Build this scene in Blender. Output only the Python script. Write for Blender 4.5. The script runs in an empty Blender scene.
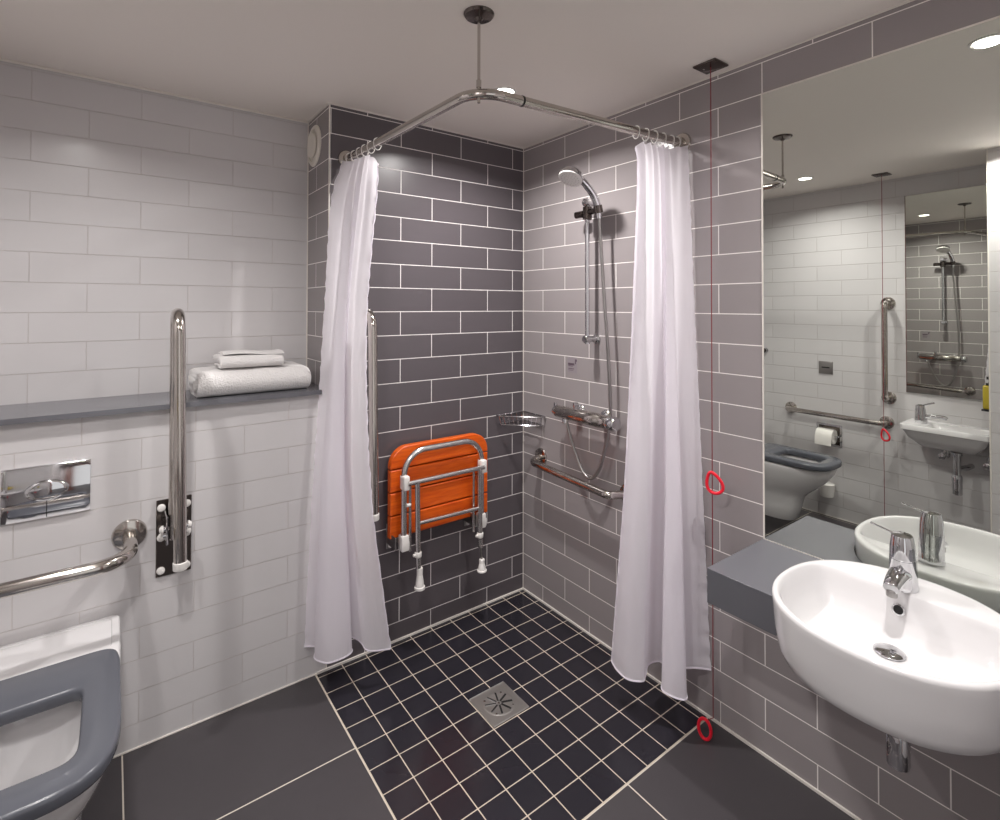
import bpy, bmesh, math, random
from mathutils import Vector, Matrix, noise

random.seed(7)
SC = bpy.context.scene
COL = SC.collection
V = Vector
PI = math.pi

# ------------------------------------------------------------------ dimensions
P, W = 0.10071, 0.15125            # wall tile row pitch, half tile pitch
ZF = 2.1945                        # top full grout line
H = 2.2117                         # ceiling
XL, XN, YA, YF = -2.25, -0.98, 0.268, -2.38   # left wall, duct edge, alcove back, front wall
XP, YP = -1.89, -1.396             # pier on the left wall
ZSH = 1.091                        # shelf top

# ------------------------------------------------------------------ node helpers
def lin(c):
    return tuple(((x/255)/12.92 if x/255 <= .04045 else ((x/255+.055)/1.055)**2.4) for x in c) + (1,)

class NT:
    def __init__(s, name):
        s.m = bpy.data.materials.new(name); s.m.use_nodes = True
        s.t = s.m.node_tree; s.b = s.t.nodes['Principled BSDF']
    def n(s, typ, **kw):
        o = s.t.nodes.new(typ)
        for k, v in kw.items():
            if k in o.inputs.keys(): o.inputs[k].default_value = v
            else: setattr(o, k, v)
        return o
    def l(s, a, b): s.t.links.new(a, b)
    def set(s, **kw):
        for k, v in kw.items(): s.b.inputs[k.replace('_', ' ')].default_value = v
    def math(s, op, a, b=None):
        o = s.t.nodes.new('ShaderNodeMath'); o.operation = op
        for i, x in enumerate((a, b)):
            if x is None: continue
            if isinstance(x, (int, float)): o.inputs[i].default_value = x
            else: s.l(x, o.inputs[i])
        return o.outputs[0]
    def bump(s, h, strength, dist=.002):
        b = s.n('ShaderNodeBump'); b.inputs['Strength'].default_value = strength
        b.inputs['Distance'].default_value = dist
        s.l(h, b.inputs['Height']); s.l(b.outputs[0], s.b.inputs['Normal'])

def plain(name, rgb, rough=.5, metal=0, noise_bump=0, scale=60, spec=.5, coat=0):
    q = NT(name); q.set(Base_Color=lin(rgb), Roughness=rough, Metallic=metal)
    q.b.inputs['Specular IOR Level'].default_value = spec
    if coat: q.b.inputs['Coat Weight'].default_value = coat
    if metal: return q.m
    tc = q.n('ShaderNodeTexCoord')
    nz = q.n('ShaderNodeTexNoise', Scale=scale, Detail=4.0)
    q.l(tc.outputs['Object'], nz.inputs['Vector'])
    mr = q.n('ShaderNodeMapRange'); q.l(nz.outputs['Fac'], mr.inputs['Value'])
    mr.inputs['To Min'].default_value = max(rough-.04, .0); mr.inputs['To Max'].default_value = rough+.04
    q.l(mr.outputs[0], q.b.inputs['Roughness'])
    if noise_bump: q.bump(nz.outputs['Fac'], noise_bump)
    return q.m

def tiles(name, ua, va, u0, v0, bw, bh, off, mort, c1, c2, grout, rough, grough=.7, bump=.5, mottling=.0, depth=.0015, bias=0.0):
    """running-bond / grid tiling in world metres, ua / va = 0,1,2 axis index"""
    q = NT(name)
    g = q.n('ShaderNodeNewGeometry'); sp = q.n('ShaderNodeSeparateXYZ'); q.l(g.outputs['Position'], sp.inputs[0])
    u = q.math('ADD', sp.outputs[ua], -u0 + bw*20); v = q.math('ADD', sp.outputs[va], -v0 + bh*40)
    cb = q.n('ShaderNodeCombineXYZ'); q.l(u, cb.inputs[0]); q.l(v, cb.inputs[1])
    br = q.t.nodes.new('ShaderNodeTexBrick')
    br.offset = off; br.offset_frequency = 2; br.squash = 1
    for k, x in (('Scale', 1.0), ('Mortar Size', mort), ('Mortar Smooth', .15), ('Bias', bias), ('Brick Width', bw), ('Row Height', bh),
                 ('Color1', lin(c1)), ('Color2', lin(c2)), ('Mortar', lin(grout))):
        br.inputs[k].default_value = x
    q.l(cb.outputs[0], br.inputs['Vector'])
    col = br.outputs['Color']
    if mottling:
        nz = q.n('ShaderNodeTexNoise', Scale=5.0, Detail=6.0, Roughness=.65)
        q.l(g.outputs['Position'], nz.inputs['Vector'])
        mr = q.n('ShaderNodeMapRange'); q.l(nz.outputs['Fac'], mr.inputs['Value'])
        mr.inputs['To Min'].default_value = 1-mottling; mr.inputs['To Max'].default_value = 1+mottling
        mx = q.n('ShaderNodeMix', data_type='RGBA', blend_type='MULTIPLY'); mx.inputs[0].default_value = 1
        q.l(col, mx.inputs[6]); q.l(mr.outputs[0], mx.inputs[7]); col = mx.outputs[2]
    q.l(col, q.b.inputs['Base Color'])
    mr = q.n('ShaderNodeMapRange'); q.l(br.outputs['Fac'], mr.inputs['Value'])
    mr.inputs['To Min'].default_value = rough; mr.inputs['To Max'].default_value = grough
    q.l(mr.outputs[0], q.b.inputs['Roughness'])
    # groove + faint waviness of the glaze
    nz2 = q.n('ShaderNodeTexNoise', Scale=9.0, Detail=1.0); q.l(g.outputs['Position'], nz2.inputs['Vector'])
    h = q.math('ADD', q.math('MULTIPLY', br.outputs['Fac'], -1.0), q.math('MULTIPLY', nz2.outputs['Fac'], .25))
    q.bump(h, bump, depth)
    return q.m

M = {}
ZR = ZF - 30*P
M['back'] = tiles('charcoal_tiles', 0, 2, -.0705, ZR-40*P+40*P, 2*W, P, .5, .0017, (92, 86, 90), (88, 82, 86), (238, 233, 231), .3)
M['nib'] = tiles('grey_tiles_nib', 1, 2, .151, ZR, 2*W, P, .5, .0016, (141, 134, 135), (137, 130, 131), (232, 227, 224), .2)
M['right'] = tiles('grey_tiles', 1, 2, -.30005, ZR, 2*W, P, .5, .0017, (154, 147, 148), (149, 142, 143), (242, 237, 234), .2)
M['white'] = tiles('white_tiles_back', 0, 2, -.0705, ZR, 2*W, P, .5, .0012, (205, 202, 203), (202, 199, 200), (193, 187, 186), .22, bump=1.0, depth=.0025)
M['whitex'] = tiles('white_tiles_side', 1, 2, -.30005, ZR, 2*W, P, .5, .0012, (205, 202, 203), (202, 199, 200), (193, 187, 186), .22, bump=1.0, depth=.0025)
M['floor'] = tiles('large_floor_tiles', 0, 1, -.4245, -.413, .6, .6, 0, .0022, (66, 62, 65), (63, 59, 62), (205, 196, 184), .42, mottling=.12, bump=.3)
M['mosaic'] = tiles('mosaic_floor_tiles', 0, 1, -.0306, -.0262, .0992, .0984, 0, .0018, (40, 38, 45), (37, 35, 42), (196, 184, 168), .22, mottling=.08, bump=.4)
M['ceiling'] = plain('ceiling_paint', (238, 231, 224), .8, noise_bump=.05)
M['silicone'] = plain('white_silicone', (225, 219, 212), .45)
M['grout'] = plain('beige_grout', (205, 195, 182), .7)
M['chrome'] = plain('chrome', (214, 214, 216), .07, 1)
M['steel'] = plain('polished_steel', (196, 190, 184), .13, 1)
M['satin'] = plain('satin_drain_steel', (172, 169, 166), .42, .9)
M['alu'] = plain('satin_aluminium_tube', (214, 212, 210), .27, 1)
M['brushed'] = plain('brushed_steel', (165, 162, 160), .34, 1)
M['darkchrome'] = plain('dark_polished_plate', (110, 102, 98), .14, 1)
M['ceramic'] = plain('white_ceramic', (216, 214, 215), .07, spec=.6, coat=.3)
M['plastic'] = plain('white_plastic', (232, 229, 226), .3)
M['seatgrey'] = plain('grey_seat_plastic', (86, 88, 96), .25)
M['stone'] = plain('dark_grey_solid_surface', (100, 100, 106), .22, spec=.75, noise_bump=.02, scale=200)
M['red'] = plain('red_plastic', (225, 24, 48), .3)
M['redcord'] = plain('dark_red_cord', (120, 30, 38), .6)
M['black'] = plain('black_plastic', (24, 23, 24), .4)
M['dark'] = plain('dark_slot', (14, 13, 14), .6)
M['paper'] = plain('toilet_paper', (238, 235, 230), .9, noise_bump=.2, scale=120)
M['yellow'] = plain('yellow_soap', (190, 170, 60), .2)
M['doorwood'] = plain('brown_door_veneer', (120, 62, 44), .35)
M['ventwhite'] = plain('cream_vent_plastic', (222, 216, 206), .4)
M['sticker'] = plain('sticker_film', (150, 142, 147), .25)
M['ink'] = plain('sticker_print', (88, 72, 84), .5)

def mat_mirror():
    q = NT('mirror_glass'); q.set(Base_Color=(.745, .77, .725, 1), Metallic=1, Roughness=.0)
    return q.m
M['mirror'] = mat_mirror()

def mat_wood():
    q = NT('orange_teak_slats'); tc = q.n('ShaderNodeTexCoord'); mp = q.n('ShaderNodeMapping')
    mp.inputs['Scale'].default_value = (2.2, 30, 30); q.l(tc.outputs['Object'], mp.inputs[0])
    nz = q.n('ShaderNodeTexNoise', Scale=2.6, Detail=6.0, Roughness=.6, Distortion=.6); q.l(mp.outputs[0], nz.inputs['Vector'])
    cr = q.n('ShaderNodeValToRGB'); e = cr.color_ramp.elements
    e[0].position = .3; e[0].color = lin((200, 70, 8)); e[1].position = .75; e[1].color = lin((240, 112, 24))
    q.l(nz.outputs['Fac'], cr.inputs[0]); q.l(cr.outputs[0], q.b.inputs['Base Color'])
    q.set(Roughness=.35); q.bump(nz.outputs['Fac'], .1, .001)
    return q.m
M['wood'] = mat_wood()

def mat_cloth():
    q = NT('white_shower_cloth'); q.set(Base_Color=lin((252, 248, 254)), Roughness=.75)
    q.b.inputs['Sheen Weight'].default_value = .2
    tc = q.n('ShaderNodeTexCoord')
    wv = q.n('ShaderNodeTexWave', Scale=1.0, Distortion=0.0); wv.wave_type = 'BANDS'; wv.bands_direction = 'X'
    uv = q.n('ShaderNodeUVMap'); mp = q.n('ShaderNodeMapping'); mp.inputs['Scale'].default_value = (26, 1, 1)
    q.l(uv.outputs[0], mp.inputs[0]); q.l(mp.outputs[0], wv.inputs['Vector'])
    nz = q.n('ShaderNodeTexNoise', Scale=14.0, Detail=4.0); q.l(tc.outputs['Object'], nz.inputs['Vector'])
    h = q.math('ADD', q.math('MULTIPLY', wv.outputs['Fac'], .12), nz.outputs['Fac'])
    q.bump(h, .35, .004)
    tr = q.n('ShaderNodeBsdfTranslucent'); tr.inputs['Color'].default_value = lin((252, 248, 254))
    mx = q.n('ShaderNodeMixShader'); mx.inputs[0].default_value = .5
    out = q.t.nodes['Material Output']
    q.l(q.b.outputs[0], mx.inputs[1]); q.l(tr.outputs[0], mx.inputs[2]); q.l(mx.outputs[0], out.inputs['Surface'])
    return q.m
M['cloth'] = mat_cloth()

def mat_towel():
    q = NT('white_terry_towel'); q.set(Base_Color=lin((228, 225, 224)), Roughness=.95)
    q.b.inputs['Sheen Weight'].default_value = .35
    tc = q.n('ShaderNodeTexCoord')
    nz = q.n('ShaderNodeTexNoise', Scale=190.0, Detail=4.0); q.l(tc.outputs['Object'], nz.inputs['Vector'])
    q.bump(nz.outputs['Fac'], .9, .006)
    return q.m
M['towel'] = mat_towel()

def mat_emit(name, s):
    q = NT(name); q.set(Base_Color=(1, 1, 1, 1)); q.b.inputs['Emission Color'].default_value = (1, .95, .88, 1)
    q.b.inputs['Emission Strength'].default_value = s
    return q.m
M['lamp'] = mat_emit('lamp_lens', 14)

# ------------------------------------------------------------------ mesh builder
class B:
    def __init__(s): s.bm = bmesh.new()
    def _merge(s, t):
        m = bpy.data.meshes.new('t'); t.to_mesh(m); t.free(); s.bm.from_mesh(m); bpy.data.meshes.remove(m)
    def box(s, lo, hi, bevel=0, seg=3, rot=None):
        t = bmesh.new(); bmesh.ops.create_cube(t, size=1)
        c = [(a+b)/2 for a, b in zip(lo, hi)]; d = [abs(b-a) for a, b in zip(lo, hi)]
        for v in t.verts: v.co = V([v.co[i]*d[i] for i in range(3)])
        if bevel: bmesh.ops.bevel(t, geom=list(t.edges), offset=bevel, segments=seg, affect='EDGES', profile=.5)
        for v in t.verts:
            if rot is not None: v.co = rot @ v.co
            v.co += V(c)
        s._merge(t); return s
    def loft(s, rings, cap0=True, cap1=True, closed=True):
        bm = s.bm; rr = [[bm.verts.new(p) for p in r] for r in rings]
        for a, b in zip(rr, rr[1:]):
            n = len(a)
            for i in range(n if closed else n-1):
                j = (i+1) % n
                try: bm.faces.new((a[i], a[j], b[j], b[i]))
                except ValueError: pass
        if cap0 and closed: bm.faces.new(list(reversed(rr[0])))
        if cap1 and closed: bm.faces.new(rr[-1])
        return s
    def tube(s, pts, r, seg=16, cap=True, radii=None):
        pts = [V(p) for p in pts]; n = len(pts)
        tan = []
        for i in range(n):
            a = pts[max(i-1, 0)]; b = pts[min(i+1, n-1)]; tan.append((b-a).normalized())
        up = V((0, 0, 1)) if abs(tan[0].z) < .9 else V((1, 0, 0))
        nrm = (up - tan[0]*up.dot(tan[0])).normalized(); rings = []
        for i in range(n):
            nrm = (nrm - tan[i]*nrm.dot(tan[i])).normalized(); bn = tan[i].cross(nrm)
            rad = radii[i] if radii else r
            rings.append([pts[i] + (nrm*math.cos(2*PI*k/seg) + bn*math.sin(2*PI*k/seg))*rad for k in range(seg)])
        return s.loft(rings, cap, cap)
    def ringtube(s, pts, r, seg=10):
        """closed tube loop"""
        pts = [V(p) for p in pts]; n = len(pts); rings = []
        c = sum(pts, V())/n
        nn = (pts[1]-pts[0]).cross(pts[n//3]-pts[0]).normalized()
        for i in range(n):
            t = (pts[(i+1) % n]-pts[i-1]).normalized(); b = t.cross(nn)
            rings.append([pts[i] + (nn*math.cos(2*PI*k/seg)+b*math.sin(2*PI*k/seg))*r for k in range(seg)])
        rings.append(rings[0]); bm = s.bm
        rr = [[bm.verts.new(p) for p in q] for q in rings[:-1]]; rr.append(rr[0])
        for a, b in zip(rr, rr[1:]):
            for i in range(seg):
                j = (i+1) % seg; bm.faces.new((a[i], a[j], b[j], b[i]))
        return s
    def lathe(s, prof, o, ax=(0, 0, 1), seg=32):
        """prof = [(radius, height)] along axis from o"""
        ax = V(ax).normalized(); up = V((0, 0, 1)) if abs(ax.z) < .9 else V((1, 0, 0))
        u = ax.cross(up).normalized(); w = ax.cross(u); o = V(o)
        rings = [[o + ax*h + (u*math.cos(2*PI*k/seg)+w*math.sin(2*PI*k/seg))*max(r, 1e-4) for k in range(seg)] for r, h in prof]
        return s.loft(rings)
    def prism(s, outline, d):
        d = V(d); return s.loft([[V(p) for p in outline], [V(p)+d for p in outline]])

def fillet(pts, r, n=8):
    """round the corners of an open polyline"""
    pts = [V(p) for p in pts]; out = [pts[0]]
    for a, b, c in zip(pts, pts[1:], pts[2:]):
        d1 = (a-b); d2 = (c-b); l1, l2 = d1.length, d2.length; d1.normalize(); d2.normalize()
        ang = d1.angle(d2); t = min(r/math.tan(ang/2), l1*.49, l2*.49); rr = t*math.tan(ang/2)
        ctr = b + (d1+d2).normalized()*(rr/math.sin(ang/2))
        p1 = b+d1*t; p2 = b+d2*t; v1 = p1-ctr; v2 = p2-ctr; tot = v1.angle(v2); axis = v1.cross(v2).normalized()
        for i in range(n+1): out.append(ctr + Matrix.Rotation(tot*i/n, 3, axis) @ v1)
    out.append(pts[-1]); return out

def spline(pts, n=6):
    pts = [V(p) for p in pts]; out = []
    for i in range(len(pts)-1):
        p0 = pts[max(i-1, 0)]; p1 = pts[i]; p2 = pts[i+1]; p3 = pts[min(i+2, len(pts)-1)]
        for k in range(n):
            t = k/n
            out.append(.5*((2*p1)+(p2-p0)*t+(2*p0-5*p1+4*p2-p3)*t*t+(3*p1-p0-3*p2+p3)*t**3))
    out.append(pts[-1]); return out

def origin_of(o):
    w = V((0, 0, 0))
    while o: w += o.location; o = o.parent
    return w

def obj(name, b, m, parent=None, loc=None, angle=35, smooth=True):
    bm = b.bm if isinstance(b, B) else b
    bmesh.ops.recalc_face_normals(bm, faces=bm.faces)
    if loc is None:
        if parent is None:
            xs = [v.co for v in bm.verts]
            loc = V([(min(v[i] for v in xs)+max(v[i] for v in xs))/2 for i in range(2)] + [min(v[2] for v in xs)])
        else: loc = origin_of(parent)
    loc = V(loc)
    for v in bm.verts: v.co -= loc
    me = bpy.data.meshes.new(name); bm.to_mesh(me); bm.free()
    mats = m if isinstance(m, (list, tuple)) else [m]
    for x in mats: me.materials.append(M[x])
    if smooth:
        me.shade_smooth(); me.set_sharp_from_angle(angle=math.radians(angle))
    o = bpy.data.objects.new(name, me); COL.objects.link(o)
    if parent: o.parent = parent; o.location = loc - origin_of(parent)
    else: o.location = loc
    return o

def tag(o, label, cat, group=None):
    o['label'] = label; o['category'] = cat
    if group: o['group'] = group
    return o
def thing(name, label, cat, loc, group=None):
    o = bpy.data.objects.new(name, None); o.empty_display_size = .05; COL.objects.link(o); o.location = loc
    return tag(o, label, cat, group)
def struct(name, b, m, parent=None, smooth=False):
    o = obj(name, b, m, parent, smooth=smooth)
    if parent is None: o['kind'] = 'structure'
    return o
def dup(root, loc, label=None):
    r = root.copy(); COL.objects.link(r); r.location = loc
    if label: r['label'] = label
    for ch in list(root.children):
        c = ch.copy(); COL.objects.link(c); c.parent = r
        for g in ch.children:
            d = g.copy(); COL.objects.link(d); d.parent = c
    return r

# ================================================================== SETTING
MX0, MX1 = -1.0240, -1.0112        # mosaic: X from MX0 to 0, Y from MX1 to 0
fb = B()
fl = struct('floor', fb.box((XL-.1, YF-1.4, -.08), (.1, .37, 0)), 'floor')
mo = struct('mosaic_tiles', B().box((MX0, MX1, -.02), (0, 0, .0008)), 'mosaic', fl)
struct('ceiling', B().box((XL-.1, YF-.1, H), (.1, .37, H+.08)), 'ceiling')
struct('wall_right', B().box((0, YF-.1, 0), (.1, .37, H)), 'right')
struct('wall_back', B().box((XN, 0, 0), (0, .37, H)), 'back')
nb = struct('wall_nib', B().box((XN-.006, 0.0, ZSH), (XN, YA, H)), 'nib')
struct('wall_toilet', B().box((XL, 0, 0), (XN, YA, ZSH-.0165)), 'white')
struct('wall_alcove', B().box((XL, YA, ZSH-.0165), (XN, .37, H)), 'white')
struct('wall_left', B().box((XL-.1, YF-.1, 0), (XL, .37, H)), 'whitex')
struct('wall_pier', B().box((XL, YF, 0), (XP, YP, H)), 'whitex')
DX0, DX1, DZ = -1.80, -.85, 2.07                # unseen opening added behind the camera to let in soft fill
wf = B(); wf.box((XP, YF-.1, 0), (DX0, YF, H)); wf.box((DX1, YF-.1, 0), (0, YF, H)); wf.box((DX0, YF-.1, DZ), (DX1, YF, H))
struct('wall_front', wf, 'white')
# white beads, corner trims and the mirror surround
tr = [
 ('corner bead', (-.004, -.004, 0), (0, 0, H)), ('nib edge', (XN-.0062, -.0015, 0), (XN-.0015, .002, H)),
 ('alcove corner', (XN-.010, YA-.005, ZSH), (XN-.004, YA, H)), ('ceiling back', (XN-.004, -.004, H-.005), (0, 0, H)),
 ('ceiling right', (-.004, YF, H-.005), (0, 0, H)), ('ceiling alcove', (XL, YA-.007, H-.008), (XN, YA, H)),
 ('ceiling nib', (XN-.012, 0, H-.006), (XN-.004, YA, H)),
 ('shower skirting back', (XN-.04, -.006, 0), (0, 0, .010)), ('shower skirting right', (-.006, YF, 0), (0, 0, .010)),
 ('toilet wall base', (XL, -.004, 0), (XN-.04, 0, .006)), ('left base', (XL, YP, 0), (XL+.004, 0, .006)),
 ('pier edge', (XP-.006, YP-.003, 0), (XP+.003, YP+.003, H)),
]
for i, (n, a, c) in enumerate(tr): struct('trim_%d' % (i+1), B().box(a, c, .0012, 1), 'silicone')
d1 = struct('door_1', B().box((DX1-.005, YF-.1-.92, .006), (DX1+.037, YF-.1, 2.04), .002, 1), 'doorwood')
fr = B()
fr.box((DX0-.05, YF-.1, 0), (DX0+.012, YF+.012, DZ+.04)); fr.box((DX1-.012, YF-.1, 0), (DX1+.05, YF+.012, DZ+.04)); fr.box((DX0-.05, YF-.1, DZ-.012), (DX1+.05, YF+.012, DZ+.04))
struct('door_frame', fr, 'doorwood', d1)
hb = B(); hb.lathe([(.025, 0), (.025, .008), (.009, .009), (.009, .05)], (DX1-.005, YF-.94, 1.0), (-1, 0, 0)); hb.tube([(DX1-.05, YF-.94, 1.0), (DX1-.05, YF-.82, 1.0)], .009)
struct('door_handle', hb, 'chrome', d1, smooth=True)

# ================================================================== SHELF + TOWELS
tag(obj('ledge_shelf', B().prism([(XL, YA, ZSH-.0165), (XN, YA, ZSH-.0165), (XN, -.0005, ZSH-.0165), (XN-.035, -.0005, ZSH-.0165), (XN-.035, -.026, ZSH-.0165), (XL, -.026, ZSH-.0165)], (0, 0, .0165)), 'stone'),
    'long dark grey ledge running along the white tiled wall above the flush plate', 'shelf')

def towel(name, x0, x1, layers, z0, amp, seed):
    """folded cloth: zigzag ribbon profile in YZ swept along X"""
    b = B(); prof = layers
    nx = 28
    pts = prof; n = len(pts)
    rings = []
    for i in range(nx+1):
        t = i/nx; x = x0+(x1-x0)*t; e = min(t, 1-t); k = 1-.10*math.exp(-e*40)
        ring = []
        for (y, z) in pts:
            q = V((x*4, y*9, z*9+seed))
            dz = noise.noise(q)*amp + noise.noise(q*4)*amp*.3; dy = noise.noise(q+V((5, 3, 1)))*amp
            dx = (noise.noise(V((y*14, z*14, seed+ (9 if t > .5 else 2))))*.012)*math.exp(-e*14)
            zc = z0 + (z-z0)*k
            ring.append(V((x+dx, y+dy, max(zc+dz*(1 if z > z0+.012 else .15), z0+.0005))))
        rings.append(ring)
    return b.loft(rings)
def ribbon(path, th):
    pts = [V((0, p[0], p[1])) for p in path]; L, R = [], []
    for i, p in enumerate(pts):
        t = (pts[min(i+1, len(pts)-1)]-pts[max(i-1, 0)]).normalized(); nr = V((0, -t.z, t.y))
        L.append(p+nr*th/2); R.append(p-nr*th/2)
    return [(p.y, p.z) for p in L] + [(p.y, p.z) for p in reversed(R)]
def cfold(yf, yb, z0, z1, n=10):
    """C shape: bottom run, rounded front, top run"""
    r = (z1-z0)/2; c = (yf+r, (z0+z1)/2); out = [(yb-(yb-c[0])*i/5, z0) for i in range(5)]
    for i in range(n+1):
        a = -PI/2 - PI*i/n; out.append((c[0]+r*math.cos(a), c[1]+r*math.sin(a)))
    out += [(c[0]+(yb-c[0])*i/5, z1) for i in range(1, 6)]
    return out
T = thing('bath_towel', 'large folded white bath towel lying on the dark grey ledge', 'towel', (-1.235, .13, ZSH))
z = ZSH
obj('outer_fold', towel('t', -1.425, -1.045, ribbon(cfold(.022, .235, z+.0125, z+.077), .023), z, .009, 1), 'towel', T, angle=80)
obj('inner_fold', towel('t', -1.432, -1.05, ribbon(cfold(.052, .235, z+.0335, z+.056), .018), z, .006, 4), 'towel', T, angle=80)
T = thing('hand_towel', 'small folded white hand towel on top of the larger towel', 'towel', (-1.24, .12, z+.09))
z2 = z+.0945
obj('outer_fold', towel('t', -1.355, -1.135, ribbon(cfold(.045, .20, z2+.008, z2+.042), .012), z2, .008, 7), 'towel', T, angle=80)
lip = B()
rings = []
for i in range(15):
    t = i/14; x = -1.34+.205*t
    rings.append([V((x, .085+.012*math.sin(t*3)+a, z2+.052+.007*math.sin(t*5+1)*t+c)) for a, c in ((-.02-.02*t, -.002), (-.012, .006), (.05, .006), (.09, -.001), (.05, -.004), (0, -.004))])
lip.loft(rings)
obj('loose_corner', lip, 'towel', T, angle=80)

# ================================================================== SHOWER CURTAIN RAIL
ZRL = 1.995
pA, pC, pB = V((-.915, -.004, 2.0)), V((-.887, -.892, 1.992)), V((-.004, -.917, 2.008))
RL = thing('shower_curtain_rail', 'L-shaped chrome curtain rail around the shower, hung from the ceiling by a rod', 'curtain rail', (-.866, -.871, H))
path = fillet([pA, pC, pB], .09, 12)
obj('rail_tube', B().tube(path, .0145, 20), 'steel', RL)
for p, ax in ((V((-.915, 0, 2.0)), (0, -1, 0)), (V((0, -.917, 2.008)), (-1, 0, 0))):
    obj('wall_flange', B().lathe([(.036, 0), (.036, .004), (.033, .009), (.019, .012), (.019, .03), (.0147, .031)], p, ax), 'steel', RL)
obj('ceiling_rose', B().lathe([(.042, 0), (.042, .003), (.038, .008), (.012, .013), (.006, .02)], (-.866, -.871, H), (0, 0, -1)), 'darkchrome', RL)
rd = B(); rd.tube([(-.866, -.871, H-.01), (-.866, -.871, ZRL-.028)], .0042, 10)
obj('hanger_rod', rd, 'steel', RL)
obj('rod_nut', B().lathe([(.007, 0), (.007, .02), (.0042, .022)], (-.866, -.871, ZRL+.014)), 'steel', RL)
jd = (pB-pC).normalized(); jp = pC + jd*.148
obj('joint_collar', B().lathe([(.0146, 0), (.0156, .001), (.0156, .006), (.0146, .007)], jp, jd), 'dark', RL)

# ------------------------------------------------------------------ curtains
def curtain(name, label, rows, ringsp, seed, nu=130, nv=90, grp=None):
    """rows: [(z list/scalar, [(x,y)...])] from top to bottom"""
    ctrl = []
    for zz, pts in rows:
        sp = spline([(x, y, zz if not isinstance(zz, (list, tuple)) else zz[i]) for i, (x, y) in enumerate(pts)], 24)
        # resample uniformly by index
        ctrl.append([sp[round(i*(len(sp)-1)/nu)] for i in range(nu+1)])
    cols = []
    for i in range(nu+1):
        c = spline([r[i] for r in ctrl], 40)
        cols.append([c[round(j*(len(c)-1)/nv)] for j in range(nv+1)])
    t = thing(name, label, 'curtain', cols[nu//2][0], grp)
    bm = bmesh.new(); g = []
    for i in range(nu+1):
        col = []
        for j in range(nv+1):
            p = cols[i][j].copy(); s = i/nu; v = j/nv
            q = V((p.x*9, p.y*9, p.z*2.2+seed))
            a = .0045*noise.noise(q) + .002*noise.noise(q*3.1)
            ed = math.exp(-min(s, 1-s)*34)              # crinkled selvedge
            a += ed*.004*math.sin(p.z*95+3*noise.noise(V((p.z*8, seed, 0))))
            # horizontal packing creases
            a += .0016*math.exp(-((p.z-1.62)/.012)**2) + .0016*math.exp(-((p.z-.92)/.012)**2)
            m = 1 if v > .04 else v/.04
            p.x += a*m*.8; p.y += a*m*.8
            p.x = min(p.x, -.009)
            if p.z < 1.11: p.y = min(p.y, -.006)
            col.append(p)
        g.append(col)
    vv = [[bm.verts.new(p) for p in c] for c in g]
    uvl = bm.loops.layers.uv.new('UVMap')
    for i in range(nu):
        for j in range(nv):
            f = bm.faces.new((vv[i][j], vv[i+1][j], vv[i+1][j+1], vv[i][j+1]))
            for lp, (a, b) in zip(f.loops, ((i, j), (i+1, j), (i+1, j+1), (i, j+1))): lp[uvl].uv = (a/nu, b/nv)
    o = obj('cloth_panel', bm, 'cloth', t, angle=180)
    # hem: bottom and front edges as a thicker rolled seam
    obj('hem', B().tube([g[i][nv] for i in range(0, nu+1)], .0028, 8), 'cloth', t)
    obj('selvedge', B().tube([g[ringsp[2]][j] for j in range(0, nv+1)], .0022, 8), 'cloth', t)
    # eyelets and hooks over the rail
    for k in range(ringsp[3]):
        i = ringsp[0] + (ringsp[1]-ringsp[0])*k//max(ringsp[3]-1, 1)
        p = g[i][1]; rp, rdv = ringsp[4](p)
        top = rp; u = V((0, 0, 1)); side = rdv.cross(u).normalized()
        r = .0172; loop = []
        for a in range(20):
            th = 2*PI*a/20; sc = 1.0 if math.sin(th) > 0 else 1.5
            loop.append(top + side*math.cos(th)*r*.9 + u*(math.sin(th)*r*sc))
        obj('curtain_ring', B().ringtube(loop, .0016, 8), 'plastic', t)
    return t, g

def on_left(p):
    d = (pC-pA).normalized(); s = min(max((p-pA).dot(d), .03), .6); return pA+d*s, d
def on_right(p):
    d = (pB-pC).normalized(); s = min(max((p-pC).dot(d), .3), (pB-pC).length-.03); return pC+d*s, d

def rowlerp(T_, B_, w, sl, sr, dz=0):
    n = len(T_); return [(T_[i][0]*(1-w)+B_[i][0]*w + sl[0]*(1-i/(n-1)) + sr[0]*i/(n-1), T_[i][1]*(1-w)+B_[i][1]*w + sl[1]*(1-i/(n-1)) + sr[1]*i/(n-1)) for i in range(n)]
# left curtain (13 control points, from the wall edge to the front edge)
LB = [(-1.072, -.012), (-1.045, -.03), (-1.036, -.045), (-1.058, -.10), (-1.03, -.152), (-.975, -.16), (-.931, -.138), (-.93, -.07), (-.905, -.06), (-.888, -.11), (-.887, -.168), (-.857, -.198), (-.814, -.215)]
LT = []
for i in range(13):
    LT.append((-.915+.011*(1 if i % 2 else -1)*(.6+.4*math.sin(i*2.1)), -.022-.272*i/12))
LT[0] = (-.935, -.012); LT[1] = (-.93, -.03); LT[12] = (-.909, -.30)
ztop = [1.988, 1.984, 1.978, 1.980, 1.974, 1.977, 1.970, 1.974, 1.967, 1.968, 1.955, 1.946, 1.918]
LR = [(ztop, LT),
      (1.82, rowlerp(LT, LB, .14, (-.026, 0), (.0, .03))),
      (1.40, rowlerp(LT, LB, .34, (-.022, 0), (-.052, .02))),
      (1.00, rowlerp(LT, LB, .55, (-.016, 0), (-.070, .0))),
      (.64, rowlerp(LT, LB, .76, (-.008, 0), (-.060, -.012))),
      (.13, LB)]
curtain('shower_curtain', 'white shower curtain gathered at the back wall, left of the orange folding seat', LR,
        (6, 124, 130, 6, on_left), 3, grp='white shower curtains')
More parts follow.
